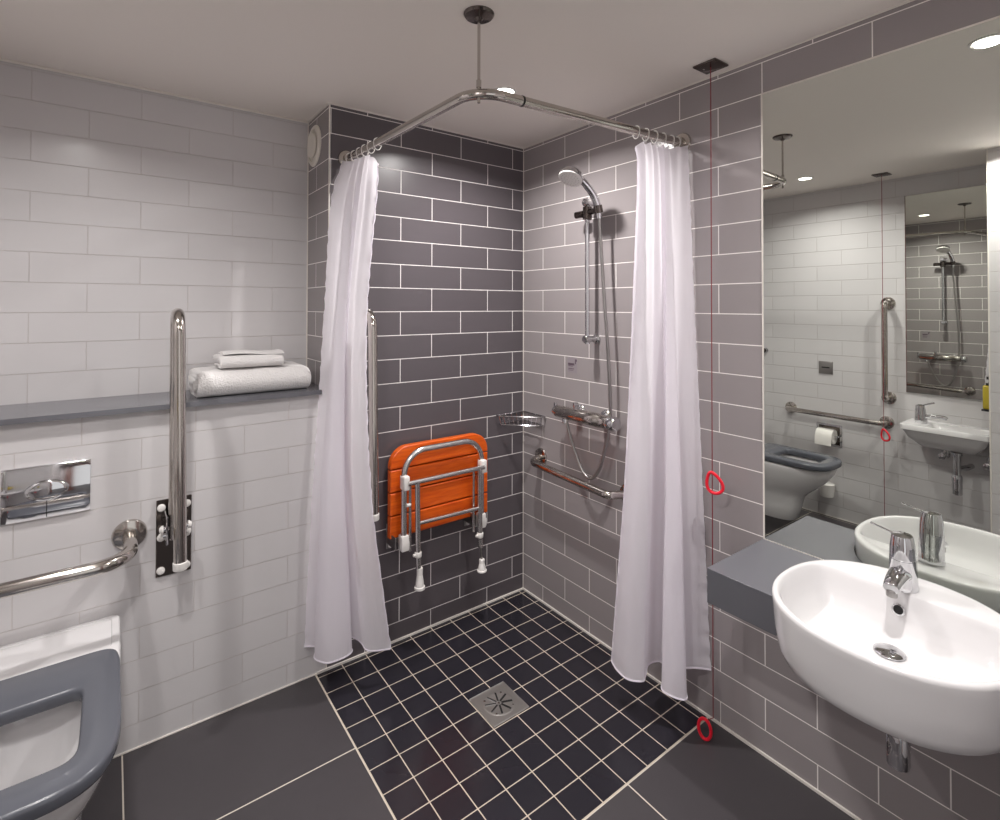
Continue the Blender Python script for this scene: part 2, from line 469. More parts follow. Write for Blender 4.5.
RB = [(-.205, -.757), (-.222, -.80), (-.226, -.85), (-.20, -.89), (-.165, -.875), (-.10, -.838), (-.06, -.86), (-.075, -.90), (-.17, -.945), (-.178, -.985), (-.15, -1.02), (-.12, -1.005), (-.075, -.945), (-.045, -.975), (-.012, -1.03)]
RT = []
for i in range(15):
    RT.append((-.258+.246*i/14, -.912+.012*(1 if i % 2 else -1)*(.6+.4*math.sin(i*1.7))))
RT[0] = (-.262, -.915); RT[13] = (-.03, -.93); RT[14] = (-.014, -.948)
rt = [1.944, 1.958, 1.972, 1.968, 1.975, 1.97, 1.978, 1.973, 1.98, 1.975, 1.982, 1.978, 1.985, 1.986, 1.99]
RBz = [.135, .13, .13, .135, .13, .125, .13, .13, .135, .135, .13, .13, .15, .165, .175]
RR = [(rt, RT), (1.84, rowlerp(RT, RB, .10, (.0, -.02), (0, 0))),
      (1.30, rowlerp(RT, RB, .36, (.018, -.008), (0, .0))),
      (.80, rowlerp(RT, RB, .64, (.022, -.005), (0, 0))),
      (.45, rowlerp(RT, RB, .83, (.01, -.003), (0, 0))),
      (RBz, RB)]
curtain('shower_curtain', 'white shower curtain gathered at the grey side wall, beside the red pull cord', RR,
        (5, 126, 0, 6, on_right), 8, grp='white shower curtains')

# ================================================================== FOLDING SHOWER SEAT
S = thing('folding_shower_seat', 'orange slatted wooden fold-up shower seat with chrome frame on the charcoal wall', 'seat', (-.5, -.05, .45))
zl = [.829, .735, .641, .546, .452]
def slat(x0, x1, z0, z1, y0, y1, rtop=0):
    pts = []
    if rtop:
        for i in range(9):
            a = PI - PI/2*i/8; pts.append((x0+rtop+rtop*math.cos(a), z1-rtop+rtop*math.sin(a)))
        for i in range(9):
            a = PI/2 - PI/2*i/8; pts.append((x1-rtop+rtop*math.cos(a), z1-rtop+rtop*math.sin(a)))
        pts += [(x1, z0), (x0, z0)]
    else: pts = [(x0, z1), (x1, z1), (x1, z0), (x0, z0)]
    b = B(); cx = (x0+x1)/2; cz = (z0+z1)/2
    def ring(y, k): return [V((x+(cx-x)/abs(cx-x)*k if abs(cx-x) > k else x, y, zz+(k if zz < cz else -k))) for x, zz in pts]
    return b.loft([ring(y0, 0), ring(y1+.003, 0), ring(y1, .003)])
for i in range(4):
    obj('seat_slat', slat(-.741, -.255, zl[i+1]+.006, zl[i], -.024, -.052, .08 if i == 0 else 0), 'wood', S)
for x in (-.645, -.37): obj('slat_batten', B().box((x-.016, -.026, .465), (x+.016, -.018, .80)), 'black', S)
U = fillet([(-.697, -.085, .44), (-.697, -.085, .813), (-.314, -.085, .813), (-.314, -.085, .44)], .095, 10)
obj('seat_frame', B().tube(U, .0125, 16), 'alu', S)
obj('upper_crossbar', B().tube([(-.694, -.112, .692), (-.318, -.112, .692)], .0105, 14), 'alu', S)
obj('lower_crossbar', B().tube([(-.652, -.112, .522), (-.345, -.112, .515)], .0085, 14), 'alu', S)
for x in (-.697, -.314):
    obj('pivot_clamp', B().box((x-.014, -.114, .663), (x+.014, -.072, .722), .007, 3), 'plastic', S)
    c = B(); c.box((x-.016, -.102, .415), (x+.016, -.066, .478), .004, 2); c.box((x+.01, -.098, .42), (x+.022, -.07, .455), .003, 2)
    obj('frame_end_cap', c, 'plastic', S)
for x, zb, fk in ((-.650, .252, 1.0), (-.342, .232, .62)):
    lg = obj('leg', B().tube([(x, -.112, .692), (x+.004, -.112, .40), (x+.006, -.112, .34)], .0108, 14), 'alu', S)
    fx0 = x+.012 if fk == 1 else x+.014
    inner = B(); inner.tube([(x+.006, -.112, .36), (fx0, -.112, zb+.04)], .0085 if fk == 1 else .0045, 12)
    obj('leg_extension', inner, 'brushed', lg)
    fx = x+.012 if fk == 1 else x+.014
    obj('rubber_foot', B().lathe([(r_, h_*fk) for r_, h_ in ((.010, .088), (.0125, .085), (.0125, .060), (.0115, .059), (.0115, .056), (.0125, .055), (.0135, .048), (.0165, .03), (.0175, .012), (.022, .010), (.022, .001), (.019, 0))], (fx, -.112, zb)), 'plastic', lg)
    ck = B(); ck.lathe([(.0135, 0), (.0145, .002), (.0145, .018), (.0135, .02)], (x+.004, -.112, .385)); ck.lathe([(.006, 0), (.006, .014)], (x-.018, -.112, .395), (1, 0, 0), 12)
    obj('height_clip', ck, 'plastic', lg)
for x in (-.674, -.362):
    obj('guide_rod', B().tube([(x, -.094, .69), (x, -.094, .41)], .006, 10), 'alu', S)
    bs = B(); bs.lathe([(.007, 0), (.007, .018)], (x-.018, -.098, .60 if x < -.5 else .505), (1, 0, 0), 12)
    obj('guide_stop', bs, 'plastic', S)
for x in (-.715, -.330):
    bk = B(); bk.box((x-.022, -.006, .40), (x+.022, -.0005, .505), .002, 1); bk.box((x-.022, -.09, .425), (x-.017, -.004, .475), .001, 1); bk.box((x+.017, -.09, .425), (x+.022, -.004, .475), .001, 1)
    br = obj('wall_bracket', bk, 'brushed', S)
    for dz in (.412, .49): obj('bolt_cap', B().lathe([(.009, 0), (.009, .004), (.006, .008), (.001, .009)], (x-.006 if dz < .45 else x+.006, -.006, dz), (0, -1, 0), 14), 'plastic', br)

# ================================================================== SHOWER FITTINGS (right wall)
SH = thing('shower_riser_rail', 'chrome shower riser rail with sliding hand shower holder on the grey wall', 'shower', (-.03, -.497, 1.27))
obj('riser_tube', B().tube([(-.058, -.497, 1.255), (-.058, -.497, 1.865)], .0095, 16), 'chrome', SH)
for zz in (1.275, 1.85):
    k = B(); k.lathe([(.020, 0), (.020, .006), (.013, .012), (.013, .045), (.016, .05), (.016, .074), (.012, .078)], (0, -.497, zz), (-1, 0, 0))
    obj('wall_mount', k, 'chrome', SH)
k = B(); k.lathe([(.014, -.028), (.019, -.026), (.019, .026), (.014, .028)], (-.058, -.497, 1.805)); k.lathe([(.012, 0), (.015, .003), (.015, .042), (.011, .046)], (-.058, -.475, 1.805), (0, 1, 0))
k.lathe([(.016, -.016), (.018, -.014), (.018, .014), (.016, .016)], (-.073, -.573, 1.81), (-.25, 0, 1))
k.tube([(-.058, -.497, 1.808), (-.068, -.56, 1.808)], .0125, 14)
obj('slider_holder', k, 'darkchrome', SH)
HS = thing('hand_shower', 'white-faced chrome hand shower hooked in the riser rail holder', 'shower head', (-.09, -.507, 1.80))
hx = V((-.197, -.541, 1.927)); nf = V((-.46, -.05, -.885)).normalized()
hp = spline([(-.068, -.573, 1.772), (-.075, -.573, 1.815), (-.092, -.571, 1.855), (-.120, -.565, 1.890), (-.152, -.556, 1.920), (-.186, -.545, 1.942)], 6)
obj('handle', B().tube(hp, .012, 16, radii=[.0115+.004*math.sin(PI*min(i/len(hp)*1.1, 1)) for i in range(len(hp))]), 'chrome', HS)
hd = obj('head_shell', B().lathe([(.012, -.034), (.03, -.030), (.046, -.018), (.0515, -.004), (.0515, .002), (.048, .004)], hx, nf, 40), 'chrome', HS)
fb = B(); fb.lathe([(.049, .002), (.049, .006), (.045, .0085), (.0, .0095)], hx, nf, 40)
obj('spray_face', fb, 'plastic', HS)
nz = B(); u = nf.cross(V((0, 1, 0))).normalized(); w = nf.cross(u)
for rr_, nn in ((.012, 6), (.024, 12), (.036, 18)):
    for i in range(nn):
        a = 2*PI*i/nn; nz.lathe([(.0014, 0), (.0012, .0015), (.0004, .002)], hx+nf*.0088+u*rr_*math.cos(a)+w*rr_*math.sin(a), nf, 6)
obj('spray_nozzles', nz, 'brushed', HS)['kind'] = 'stuff'
# mixer
MXR = thing('thermostatic_mixer_bar', 'chrome thermostatic bar mixer valve on the grey wall above the grab rail', 'mixer', (-.065, -.475, .955))
YM0, YM1, ZM = -.322, -.625, .948
obj('mixer_body', B().lathe([(.022, 0), (.026, .003), (.026, .045), (.028, .048), (.028, .25), (.026, .253), (.026, .3), (.022, .303)], (-.068, YM0, ZM), (0, -1, 0)), 'steel', MXR)
obj('temperature_knob', B().lathe([(.020, 0), (.028, .004), (.029, .03), (.026, .038), (.008, .041)], (-.068, YM1, ZM), (0, -1, 0)), 'chrome', MXR)
k = B(); k.lathe([(.012, 0), (.016, .003), (.016, .018), (.008, .022)], (-.068, YM0, ZM), (0, 1, 0)); k.box((-.074, YM0+.002, ZM), (-.062, YM0+.018, ZM+.036), .003, 2)
obj('flow_knob', k, 'chrome', MXR)
for y in (-.40, -.55):
    obj('wall_inlet', B().lathe([(.032, 0), (.032, .004), (.026, .012), (.016, .016), (.016, .06)], (0, y, ZM), (-1, 0, 0)), 'chrome', MXR)
k = B(); k.tube([(-.068, -.44, ZM+.015), (-.072, -.44, ZM+.045)], .009, 12); k.box((-.082, -.448, ZM+.035), (-.060, -.432, ZM+.055), .004, 2)
obj('safety_button', k, 'chrome', MXR)
obj('hose_outlet', B().lathe([(.011, 0), (.012, .002), (.012, .022), (.01, .024)], (-.068, -.372, ZM-.022), (0, 0, -1), 16), 'chrome', MXR)
hose = spline([(-.067, -.573, 1.775), (-.062, -.573, 1.72), (-.058, -.577, 1.62), (-.054, -.588, 1.44), (-.048, -.600, 1.25), (-.042, -.606, 1.08), (-.038, -.603, .97), (-.040, -.592, .88), (-.047, -.572, .79), (-.052, -.545, .725),
               (-.055, -.508, .695), (-.056, -.468, .715), (-.058, -.430, .775), (-.064, -.395, .86), (-.068, -.375, .935)], 10)
obj('shower_hose', B().tube(hose, .0068, 12), 'brushed', MXR)
# corner basket
BK = thing('corner_wire_basket', 'chrome wire soap basket in the shower corner', 'basket', (-.06, -.06, .83))
for zz, r, nm in ((.888, .0032, 'top_rim'), (.845, .0028, 'base_rim')):
    s_ = .165 if zz > .86 else .15
    s_ *= 1.06; loop = fillet([(-.004, -.004, zz), (-s_, -.004, zz), (-s_, -.03, zz), (-.03, -s_, zz), (-.004, -s_, zz), (-.004, -.0045, zz)], .012, 4)
    obj(nm, B().tube(loop, r, 8), 'chrome', BK)
wires = B()
for i in range(9):
    t = (i+.5)/9; x = -.15*t
    wires.tube([(x, -.004, .845), (x, -(.159-.129*max((t*.15-.03)/.129, 0)), .845)], .0016, 6)
for i in range(10):
    t = i/9; a = V((-.175, -.03, 0)).lerp(V((-.03, -.175, 0)), t); c = V((-.159, -.03, 0)).lerp(V((-.03, -.159, 0)), t)
    wires.tube([(a.x, a.y, .888), (c.x, c.y, .845)], .0016, 6)
for i in range(5):
    t = (i+.5)/5; wires.tube([(-.16*t, -.004, .888), (-.146*t, -.004, .845)], .0016, 6); wires.tube([(-.004, -.16*t, .888), (-.004, -.146*t, .845)], .0016, 6)
obj('wire_mesh', wires, 'chrome', BK)
# grab rails ----------------------------------------------------------
def grab(name, label, path, r, ends, fr=.04, m='steel', fil=.05):
    o = thing(name, label, 'grab rail', ends[0][0], 'chrome grab rails')
    obj('rail_tube', B().tube(fillet(path, fil, 10), r, 20), m, o)
    for p, ax in ends:
        obj('wall_flange', B().lathe([(fr, 0), (fr, .003), (fr*.93, .008), (fr*.62, .012), (r*1.05, .013)], p, ax), m, o)
    return o
grab('shower_grab_rail', 'horizontal chrome grab rail under the bar mixer in the shower', [(-.004, -.138, .692), (-.075, -.155, .682), (-.075, -.625, .662), (-.004, -.665, .664)], .0165,
     [((0, -.138, .692), (-1, 0, 0)), ((0, -.665, .664), (-1, 0, 0))], fil=.035)
grab('back_rest_rail', 'curved chrome back rest rail on the white wall below the flush plate', [(-1.612, -.004, .686), (-1.612, -.212, .686), (-2.008, -.212, .686), (-2.008, -.004, .686)], .0188,
     [((-1.612, 0, .686), (0, -1, 0)), ((-2.008, 0, .686), (0, -1, 0))], fr=.047, fil=.085)
grab('side_grab_rail', 'horizontal chrome grab rail above the toilet paper holder, seen in the mirror', [(XL+.004, -.275, .695), (XL+.075, -.275, .695), (XL+.075, -.85, .69), (XL+.004, -.85, .69)], .0165,
     [((XL, -.275, .695), (1, 0, 0)), ((XL, -.85, .69), (1, 0, 0))], fil=.04)
grab('upright_grab_rail', 'vertical chrome grab rail beside the small washbasin, seen in the mirror', [(XL+.004, -.862, 1.435), (XL+.07, -.862, 1.435), (XL+.07, -.862, .845), (XL+.004, -.862, .845)], .0165,
     [((XL, -.862, 1.435), (1, 0, 0)), ((XL, -.862, .845), (1, 0, 0))], fil=.04)

# hinged drop-down rails ---------------------------------------------
def hinged(x, label):
    o = thing('hinged_support_rail', label, 'grab rail', (x, 0, .527), 'hinged support rails')
    pl = obj('wall_plate', B().box((x-.05, -.006, .527), (x+.05, -.0005, .777), .002, 1), 'darkchrome', o)
    for dx in (-.036, .036):
        for zz in (.548, .655, .752): obj('bolt_cap', B().lathe([(.012, 0), (.012, .004), (.009, .009), (.001, .011)], (x+dx, -.006, zz), (0, -1, 0), 16), 'plastic', pl)
    hg = B()
    for dx in (-.028, .022): hg.box((x+dx, -.085, .655), (x+dx+.006, -.004, .745), .002, 1)
    hg.tube([(x-.036, -.062, .70), (x+.036, -.062, .70)], .008, 12); hg.tube([(x-.036, -.04, .672), (x+.036, -.04, .672)], .008, 12)
    obj('hinge_bracket', hg, 'chrome', o)
    for dx in (-1, 1):
        for (y, zz) in ((-.062, .70), (-.04, .672)): obj('hinge_cap', B().lathe([(.012, 0), (.012, .005), (.006, .011)], (x+dx*.034, y, zz), (dx, 0, 0), 14), 'plastic', o)
    loop = fillet([(x-.003, -.062, .665), (x-.004, -.062, 1.388), (x-.010, -.205, 1.388), (x, -.205, .640)], .062, 12)
    obj('rail_loop', B().tube(loop, .0175, 20), 'steel', o)
    obj('rail_end_cap', B().lathe([(.0185, 0), (.0195, .002), (.0195, .022), (.018, .024)], (x, -.205, .622)), 'plastic', o)
    return o
h0 = hinged(-1.492, 'folded up chrome hinged support rail on the white wall left of the towels')
h1 = dup(h0, (-.878, 0, .527), 'folded up chrome hinged support rail on the charcoal wall behind the left curtain')

# sticker
ST = tag(obj('tile_sticker', B().box((-.0008, -.379, 1.115), (0, -.318, 1.182)), 'sticker'), 'small grey sticker on a grey tile below the shower riser', 'sticker')
pr_ = B()
for y0, y1, z0, z1 in ((-.362, -.322, 1.148, 1.158), (-.352, -.324, 1.143, 1.146), (-.360, -.324, 1.131, 1.1345), (-.355, -.324, 1.125, 1.127), (-.378, -.366, 1.166, 1.176), (-.372, -.366, 1.155, 1.166)):
    pr_.box((-.0012, y0, z0), (-.0005, y1, z1))
obj('printed_lines', pr_, 'ink', ST)

# vent
VT = thing('extractor_vent', 'round white extractor valve high on the narrow grey side of the duct', 'vent', (XN-.006, .178, 2.085))
k = B(); k.lathe([(.086, 0), (.086, .003), (.08, .008), (.066, .010), (.064, .002)], (XN-.006, .178, 2.085), (-1, 0, 0), 48)
obj('outer_ring', k, 'ventwhite', VT)
obj('valve_disc', B().lathe([(.01, 0), (.012, .006), (.05, .007), (.054, .011), (.050, .017), (.0, .019)], (XN-.006, .178, 2.085), (-1, 0, 0), 48), 'ventwhite', VT)

# ================================================================== FLUSH PLATE
FP = thing('flush_plate', 'polished chrome flush plate on the white tiled wall above the toilet', 'flush plate', (-1.812, -.001, .866))
def rrect(x0, x1, z0, z1, r, y, n=6):
    out = []
    for cx, cz, a0 in ((x1-r, z1-r, 0), (x0+r, z1-r, PI/2), (x0+r, z0+r, PI), (x1-r, z0+r, 1.5*PI)):
        for i in range(n+1): a = a0+PI/2*i/n; out.append(V((cx+r*math.cos(a), y, cz+r*math.sin(a))))
    return out
rs = []
k = B(); nxp = 24
for i in range(nxp+1):
    u = i/nxp*2-1; x = -1.812+.1*u; yf = -.0085-.0012*(1-u*u) + (.0008 if i in (0, nxp) else 0)
    rs.append([V((x, -.0005, .788)), V((x, yf+.002, .788)), V((x, yf, .790)), V((x, yf, .941)), V((x, yf+.002, .943)), V((x, -.0005, .943))])
k.loft(rs); obj('cover_plate', k, 'chrome', FP, angle=50)
k = B(); rings = []
for a, y in ((1, -.0085), (1.0, -.0145), (.93, -.0175)):
    rings.append([V((-1.812+.050*a*math.cos(2*PI*i/48), y, .870+.030*a*math.sin(2*PI*i/48))) for i in range(48)])
for t in (.8, .6, .4, .2, .03):
    rings.append([V((-1.812+.050*t*math.cos(2*PI*i/48), -.0175-.004*(1-t*t), .870+.030*t*math.sin(2*PI*i/48))) for i in range(48)])
k.loft(rings); obj('flush_button', k, 'chrome', FP, angle=60)
obj('plate_slot', B().box((-1.8135, -.0104, .792), (-1.8115, -.009, .838)), 'dark', FP)

# ================================================================== TOILET
TO = thing('toilet', 'white wall-hung toilet with a dark grey open seat', 'toilet', (-1.806, -.02, .08))
CX = -1.806
def dout(hw, yf, yb, z, n=72, eb=7., ef=3.0, yc=None):
    """D-shaped outline: squarish back, rounded front"""
    yc = (yf+yb)/2 if yc is None else yc; out = []
    for i in range(n):
        a = 2*PI*i/n; c, s = math.cos(a), math.sin(a)
        e = eb if s > 0 else ef; r = yb-yc if s > 0 else yc-yf
        out.append(V((CX+hw*math.copysign(abs(c)**(2/e), c), yc+r*math.copysign(abs(s)**(2/e), s), z)))
    return out
rs = [dout(hw, yf, -.002, z, eb=14, ef=ef, yc=-.3) for z, hw, yf, ef in ((.08, .088, -.50, 3.2), (.085, .092, -.508, 3.2), (.17, .096, -.53, 3.2), (.225, .102, -.545, 3), (.255, .112, -.57, 2.8), (.285, .126, -.605, 2.8), (.32, .142, -.645, 2.8), (.36, .156, -.682, 2.9), (.40, .166, -.706, 3.), (.432, .171, -.718, 3.1), (.440, .170, -.717, 3.1), (.444, .165, -.712, 3.1))]
rs += [dout(.118, -.668, -.315, .444, eb=3, ef=2.8), dout(.110, -.66, -.325, .438, eb=3, ef=2.8), dout(.105, -.65, -.335, .39, eb=3, ef=2.8), dout(.092, -.62, -.355, .33, eb=2.6, ef=2.4), dout(.065, -.55, -.38, .265, eb=2.3, ef=2.2), dout(.03, -.48, -.42, .24, eb=2, ef=2)]
obj('pan', B().loft(rs), 'ceramic', TO, angle=60)
dk = B()
dkr = [dout(.172, -.232, -.002, z, eb=16, ef=9) for z in (.40, .440)] + [dout(.171, -.230, -.002, .4445, eb=16, ef=9), dout(.168, -.226, -.006, .4475, eb=16, ef=9), dout(.152, -.20, -.02, .4478, eb=16, ef=9), dout(.150, -.198, -.022, .445, eb=16, ef=9)]
obj('rear_deck', dk.loft(dkr), 'ceramic', TO, angle=40)
def seat_ring(z, k):
    return dout(.1695-k, -.737+k, -.252-k, z, eb=9, ef=3.4), dout(.094+k, -.655-k, -.402+k, z, eb=9, ef=6)
o0, i0 = seat_ring(.453, .002); o1, i1 = seat_ring(.459, 0); o2, i2 = seat_ring(.474, .000); o3, i3 = seat_ring(.481, .002); o4, i4 = seat_ring(.4835, .007)
obj('seat', B().loft([i0, o0, o1, o2, o3, o4, i4, i3, i2, i1, i0], False, False), 'seatgrey', TO, angle=70)
for dx in (-.09, .09): obj('seat_hinge', B().tube([(CX+dx-.02, -.245, .459), (CX+dx+.02, -.245, .459)], .0115, 14), 'seatgrey', TO)
for dx in (-.11, .11): obj('seat_buffer', B().box((CX+dx-.012, -.70 if abs(dx) < .05 else -.60, .4435), (CX+dx+.012, -.58, .4535), .002, 1), 'seatgrey', TO)

# ================================================================== WASHBASIN + COUNTER + MIRROR
BC = V((-.256, -1.617)); BAX, BAY, ZB = .230, .228, .733
def bout(k, z, n=96, ex=2.25, dx=0):
    out = []
    for i in range(n):
        a = 2*PI*i/n; c, s = math.cos(a), math.sin(a)
        out.append(V((BC.x+dx+(BAX*k if k <= 2 else 0)*math.copysign(abs(c)**(2/ex), c), BC.y+BAY*k*math.copysign(abs(s)**(2/ex), s), z)))
    return out
def clipx(ring, xm, soft=.02):
    out = []
    for p in ring:
        x = p.x
        d = (xm-x)/soft; x = xm - soft*math.log1p(math.exp(d)) if d < 30 else x   # soft min
        out.append(V((x, p.y, p.z)))
    return out
rs = [bout(.30, .580), bout(.70, .580), bout(.85, .584), bout(.915, .595), bout(.952, .617), bout(.98, .66), bout(.995, .71), bout(1.0, .725), bout(.994, .731), bout(.98, .7335), bout(.96, .7337)]
def inner(k, z, xm, soft=.018): return clipx(bout(k, z), xm, soft)
rs += [inner(.945, .7325, -.139), inner(.932, .7285, -.142), inner(.92, .72, -.145), inner(.90, .70, -.149), inner(.87, .675, -.155), inner(.81, .652, -.165), inner(.71, .641, -.178), inner(.58, .636, -.19, .02), inner(.40, .633, -.205, .02), inner(.2, .631, -.22, .012), inner(.12, .6305, -.225, .01)]
WB = thing('washbasin', 'large round white semi-recessed washbasin under the mirror', 'washbasin', (BC.x, BC.y, .572))
obj('bowl', B().loft(rs), 'ceramic', WB, angle=80)
k = B(); k.lathe([(.027, 0), (.030, .002), (.030, .004), (.024, .008), (.0, .010)], (-.245, -1.612, .631), (0, 0, 1), 32)
obj('waste_plug', k, 'chrome', WB)
k = B(); k.lathe([(.010, -.004), (.0135, 0), (.0135, .004), (.010, .0045), (.009, -.002)], (-.1545, -1.604, .694), (-.97, 0, .2), 24)
obj('overflow_ring', k, 'chrome', WB)
obj('overflow_hole', B().lathe([(.0095, -.004), (.0095, .0015)], (-.1545, -1.604, .694), (-.97, 0, .2), 24), 'dark', WB)
TRP = thing('bottle_trap', 'chrome bottle trap hanging below the large round basin', 'waste trap', (-.25, -1.628, .375))
obj('tailpipe', B().lathe([(.015, 0), (.015, .135)], (-.25, -1.628, .44), (0, 0, 1), 24), 'chrome', TRP)
obj('trap_bottle', B().lathe([(.017, 0), (.0215, .004), (.0225, .012), (.0225, .08), (.019, .087), (.015, .089)], (-.25, -1.628, .393)), 'chrome', TRP)
obj('outlet_pipe', B().tube([(-.25, -1.628, .448), (-.004, -1.628, .448)], .0155, 16), 'chrome', TRP)
# tap
TP = thing('basin_tap', 'chrome monobloc mixer tap with pin lever on the large round basin', 'tap', (-.098, -1.597, .733))
tx, ty = -.112, -1.602
obj('tap_body', B().lathe([(.029, 0), (.030, .004), (.0285, .010), (.028, .03), (.0275, .055), (.0272, .072), (.026, .0725), (.026, .075), (.0270, .0755), (.0255, .10), (.022, .124), (.020, .128), (.0, .131)], (tx, ty, .733), (-.06, 0, 1), 40), 'chrome', TP)
sp = [(tx, ty, .768), (tx-.035, ty, .772), (tx-.066, ty, .766), (tx-.088, ty, .757)]
k = B(); rings = []
for i, p in enumerate(spline(sp, 6)):
    t = i/18; a = .024-.008*t; c = .018-.007*t
    rings.append([V((p.x, p.y+a*math.cos(2*PI*j/24), p.z+c*math.sin(2*PI*j/24))) for j in range(24)])
obj('spout', k.loft(rings), 'chrome', TP, angle=60)
obj('aerator', B().lathe([(.011, 0), (.0115, .003), (.0115, .012), (.0105, .014)], (tx-.082, ty, .738)), 'brushed', TP)
lv = B(); lv.tube([(tx-.006, ty+.012, .856), (tx-.006, ty+.03, .861), (tx-.006, ty+.058, .867)], .003, 12, radii=[.0036, .0024, .0018]); lv.lathe([(.0018, 0), (.0028, .002), (.0028, .009), (.0015, .011)], (tx-.006, ty+.056, .8666), (0, 1, .2), 12)
obj('pin_lever', lv, 'chrome', TP)
# counter with a bite for the basin
ZC0, ZC1 = .583, .680
xc = -.3145
out = [(-.0005, -1.204), (xc, -1.204)]
arc = []
for i in range(97):
    a = PI*1.0
R_ = 1.002
ring = bout(1.0, 0, n=400)
pts = [p for p in ring]
front = [i for i, p in enumerate(pts) if p.x > xc]
left = [p for p in pts if p.x >= xc and p.y > BC.y]      # +Y half, behind the counter front
left.sort(key=lambda p: p.x)                              # from front to wall
right = [p for p in pts if p.x >= xc and p.y <= BC.y]
right.sort(key=lambda p: -p.x)
for p in left: out.append((p.x, p.y))
for p in right: out.append((p.x, p.y))
out += [(xc, YF), (-.0005, YF)]
k = B(); k.prism([(x, y, ZC0) for x, y in out], (0, 0, ZC1-ZC0))
ct = obj('vanity_counter', k, 'stone', angle=40)
tag(ct, 'thick dark grey counter slab holding the round basin below the mirror', 'counter')
bv = ct.modifiers.new('edge', 'BEVEL'); bv.width = .0015; bv.segments = 2; bv.limit_method = 'ANGLE'; bv.angle_limit = math.radians(60)
# big mirror
MR = thing('wall_mirror', 'large frameless wall mirror above the grey counter on the grey wall', 'mirror', (0, -1.75, .682))
obj('mirror_sheet', B().box((-.005, -2.30, .682), (-.0006, -1.211, 2.089), .0008, 1), 'mirror', MR, smooth=False)
sb = B(); sb.box((-.0056, -1.211, .682), (-.0003, -1.206, 2.094)); sb.box((-.0056, -2.305, 2.089), (-.0003, -1.2075, 2.094)); sb.box((-.0056, -2.305, .6805), (-.0003, -1.2075, .6825))
obj('sealant_edge', sb, 'silicone', MR)

# ================================================================== PULL CORDS
def cord(x, y, label, tri_z, low, tri=True):
    o = thing('emergency_pull_cord', label, 'pull cord', (x, y, H), 'red emergency pull cords')
    obj('ceiling_plate', B().box((x-.041, y-.041, H-.007), (x+.041, y+.041, H), .003, 2), 'darkchrome', o)
    obj('plate_screw', B().lathe([(.004, 0), (.003, .002)], (x-.004, y+.022, H-.007), (0, 0, -1), 10), 'steel', o)
    obj('cord', B().tube([(x, y, H-.006), (x, y, .075), (x-.012, y+.012, .068)], .0016, 8), 'redcord', o)
    loop = []                                   # teardrop-shaped handle, threaded on the cord
    for i in range(36):
        a = 2*PI*i/36; wv = .023*math.sin(a)*(1-.38*math.cos(a)); hv = .034*math.cos(a)
        wr, hr = wv*math.cos(.3)-hv*math.sin(.3), wv*math.sin(.3)+hv*math.cos(.3)
        loop.append(V((x+wr*.35, y-wr*.94-.006, tri_z+hr)))
    obj('pull_handle', B().ringtube(loop, .0052, 10), 'red', o)
    cz = .038; cc = V((x-.020, y+.018, cz)); loop = []
    for i in range(28):
        a = 2*PI*i/28; loop.append(cc + V((.004, -.020, 0))*math.cos(a) + V((0, 0, .032))*math.sin(a))
    if low: obj('ring_handle', B().ringtube(loop, .0052, 10), 'red', o)
    return o
c0 = cord(-.08, -1.078, 'red emergency pull cord hanging beside the right shower curtain from the ceiling', .838, True)
c1 = dup(c0, (-2.06, -.892, H), 'red emergency pull cord beside the vertical grab rail, seen in the mirror')
for ch in c1.children:
    if ch.name.startswith('pull_handle'): ch.location.z -= .19

# ================================================================== FLOOR DRAIN
DR = thing('floor_drain', 'square steel floor drain with a star of slots in the mosaic shower floor', 'drain', (-.546, -.535, .001))
cx, cyy, hs = -.546, -.535, .0755
obj('drain_plate', B().box((cx-hs, cyy-hs, -.012), (cx+hs, cyy+hs, .0025), .0008, 1), 'satin', DR)
k = B()
for a, c in (((-1, -1), (1, -1)), ((1, -1), (1, 1)), ((1, 1), (-1, 1)), ((-1, 1), (-1, -1))):
    p, q = V((cx+a[0]*hs, cyy+a[1]*hs, .002)), V((cx+c[0]*hs, cyy+c[1]*hs, .002)); k.tube([p, q], .0022, 6)
obj('plate_rim', k, 'satin', DR)
obj('dished_centre', B().lathe([(.058, .0024), (.055, .0034), (.05, .0030), (.0, .0028)], (cx, cyy, 0), (0, 0, 1), 40), 'satin', DR)
k = B(); k2 = B()
for i in range(8):
    a = PI/8 + PI/4*i; rm = Matrix.Rotation(a, 3, 'Z'); c = V((cx, cyy, .0036)) + rm @ V((.030, 0, 0))
    k.box((c.x-.020, c.y-.0024, .0028), (c.x+.020, c.y+.0024, .0040), rot=rm)
    c2 = c + rm @ V((0, .0033, 0)); k2.box((c2.x-.020, c2.y-.0008, .0028), (c2.x+.020, c2.y+.0008, .0050), rot=rm)
obj('drain_slots', k, 'dark', DR); obj('slot_lips', k2, 'chrome', DR)
for px_, py_ in [(0, 0)] + [(.051*math.cos(a), .051*math.sin(a)) for a in (PI/4, PI*.75, PI*1.25, PI*1.75)]:
    obj('drain_screw', B().lathe([(.0042, .003), (.0035, .0046), (0, .005)], (cx+px_, cyy+py_, 0), (0, 0, 1), 12), 'steel', DR)

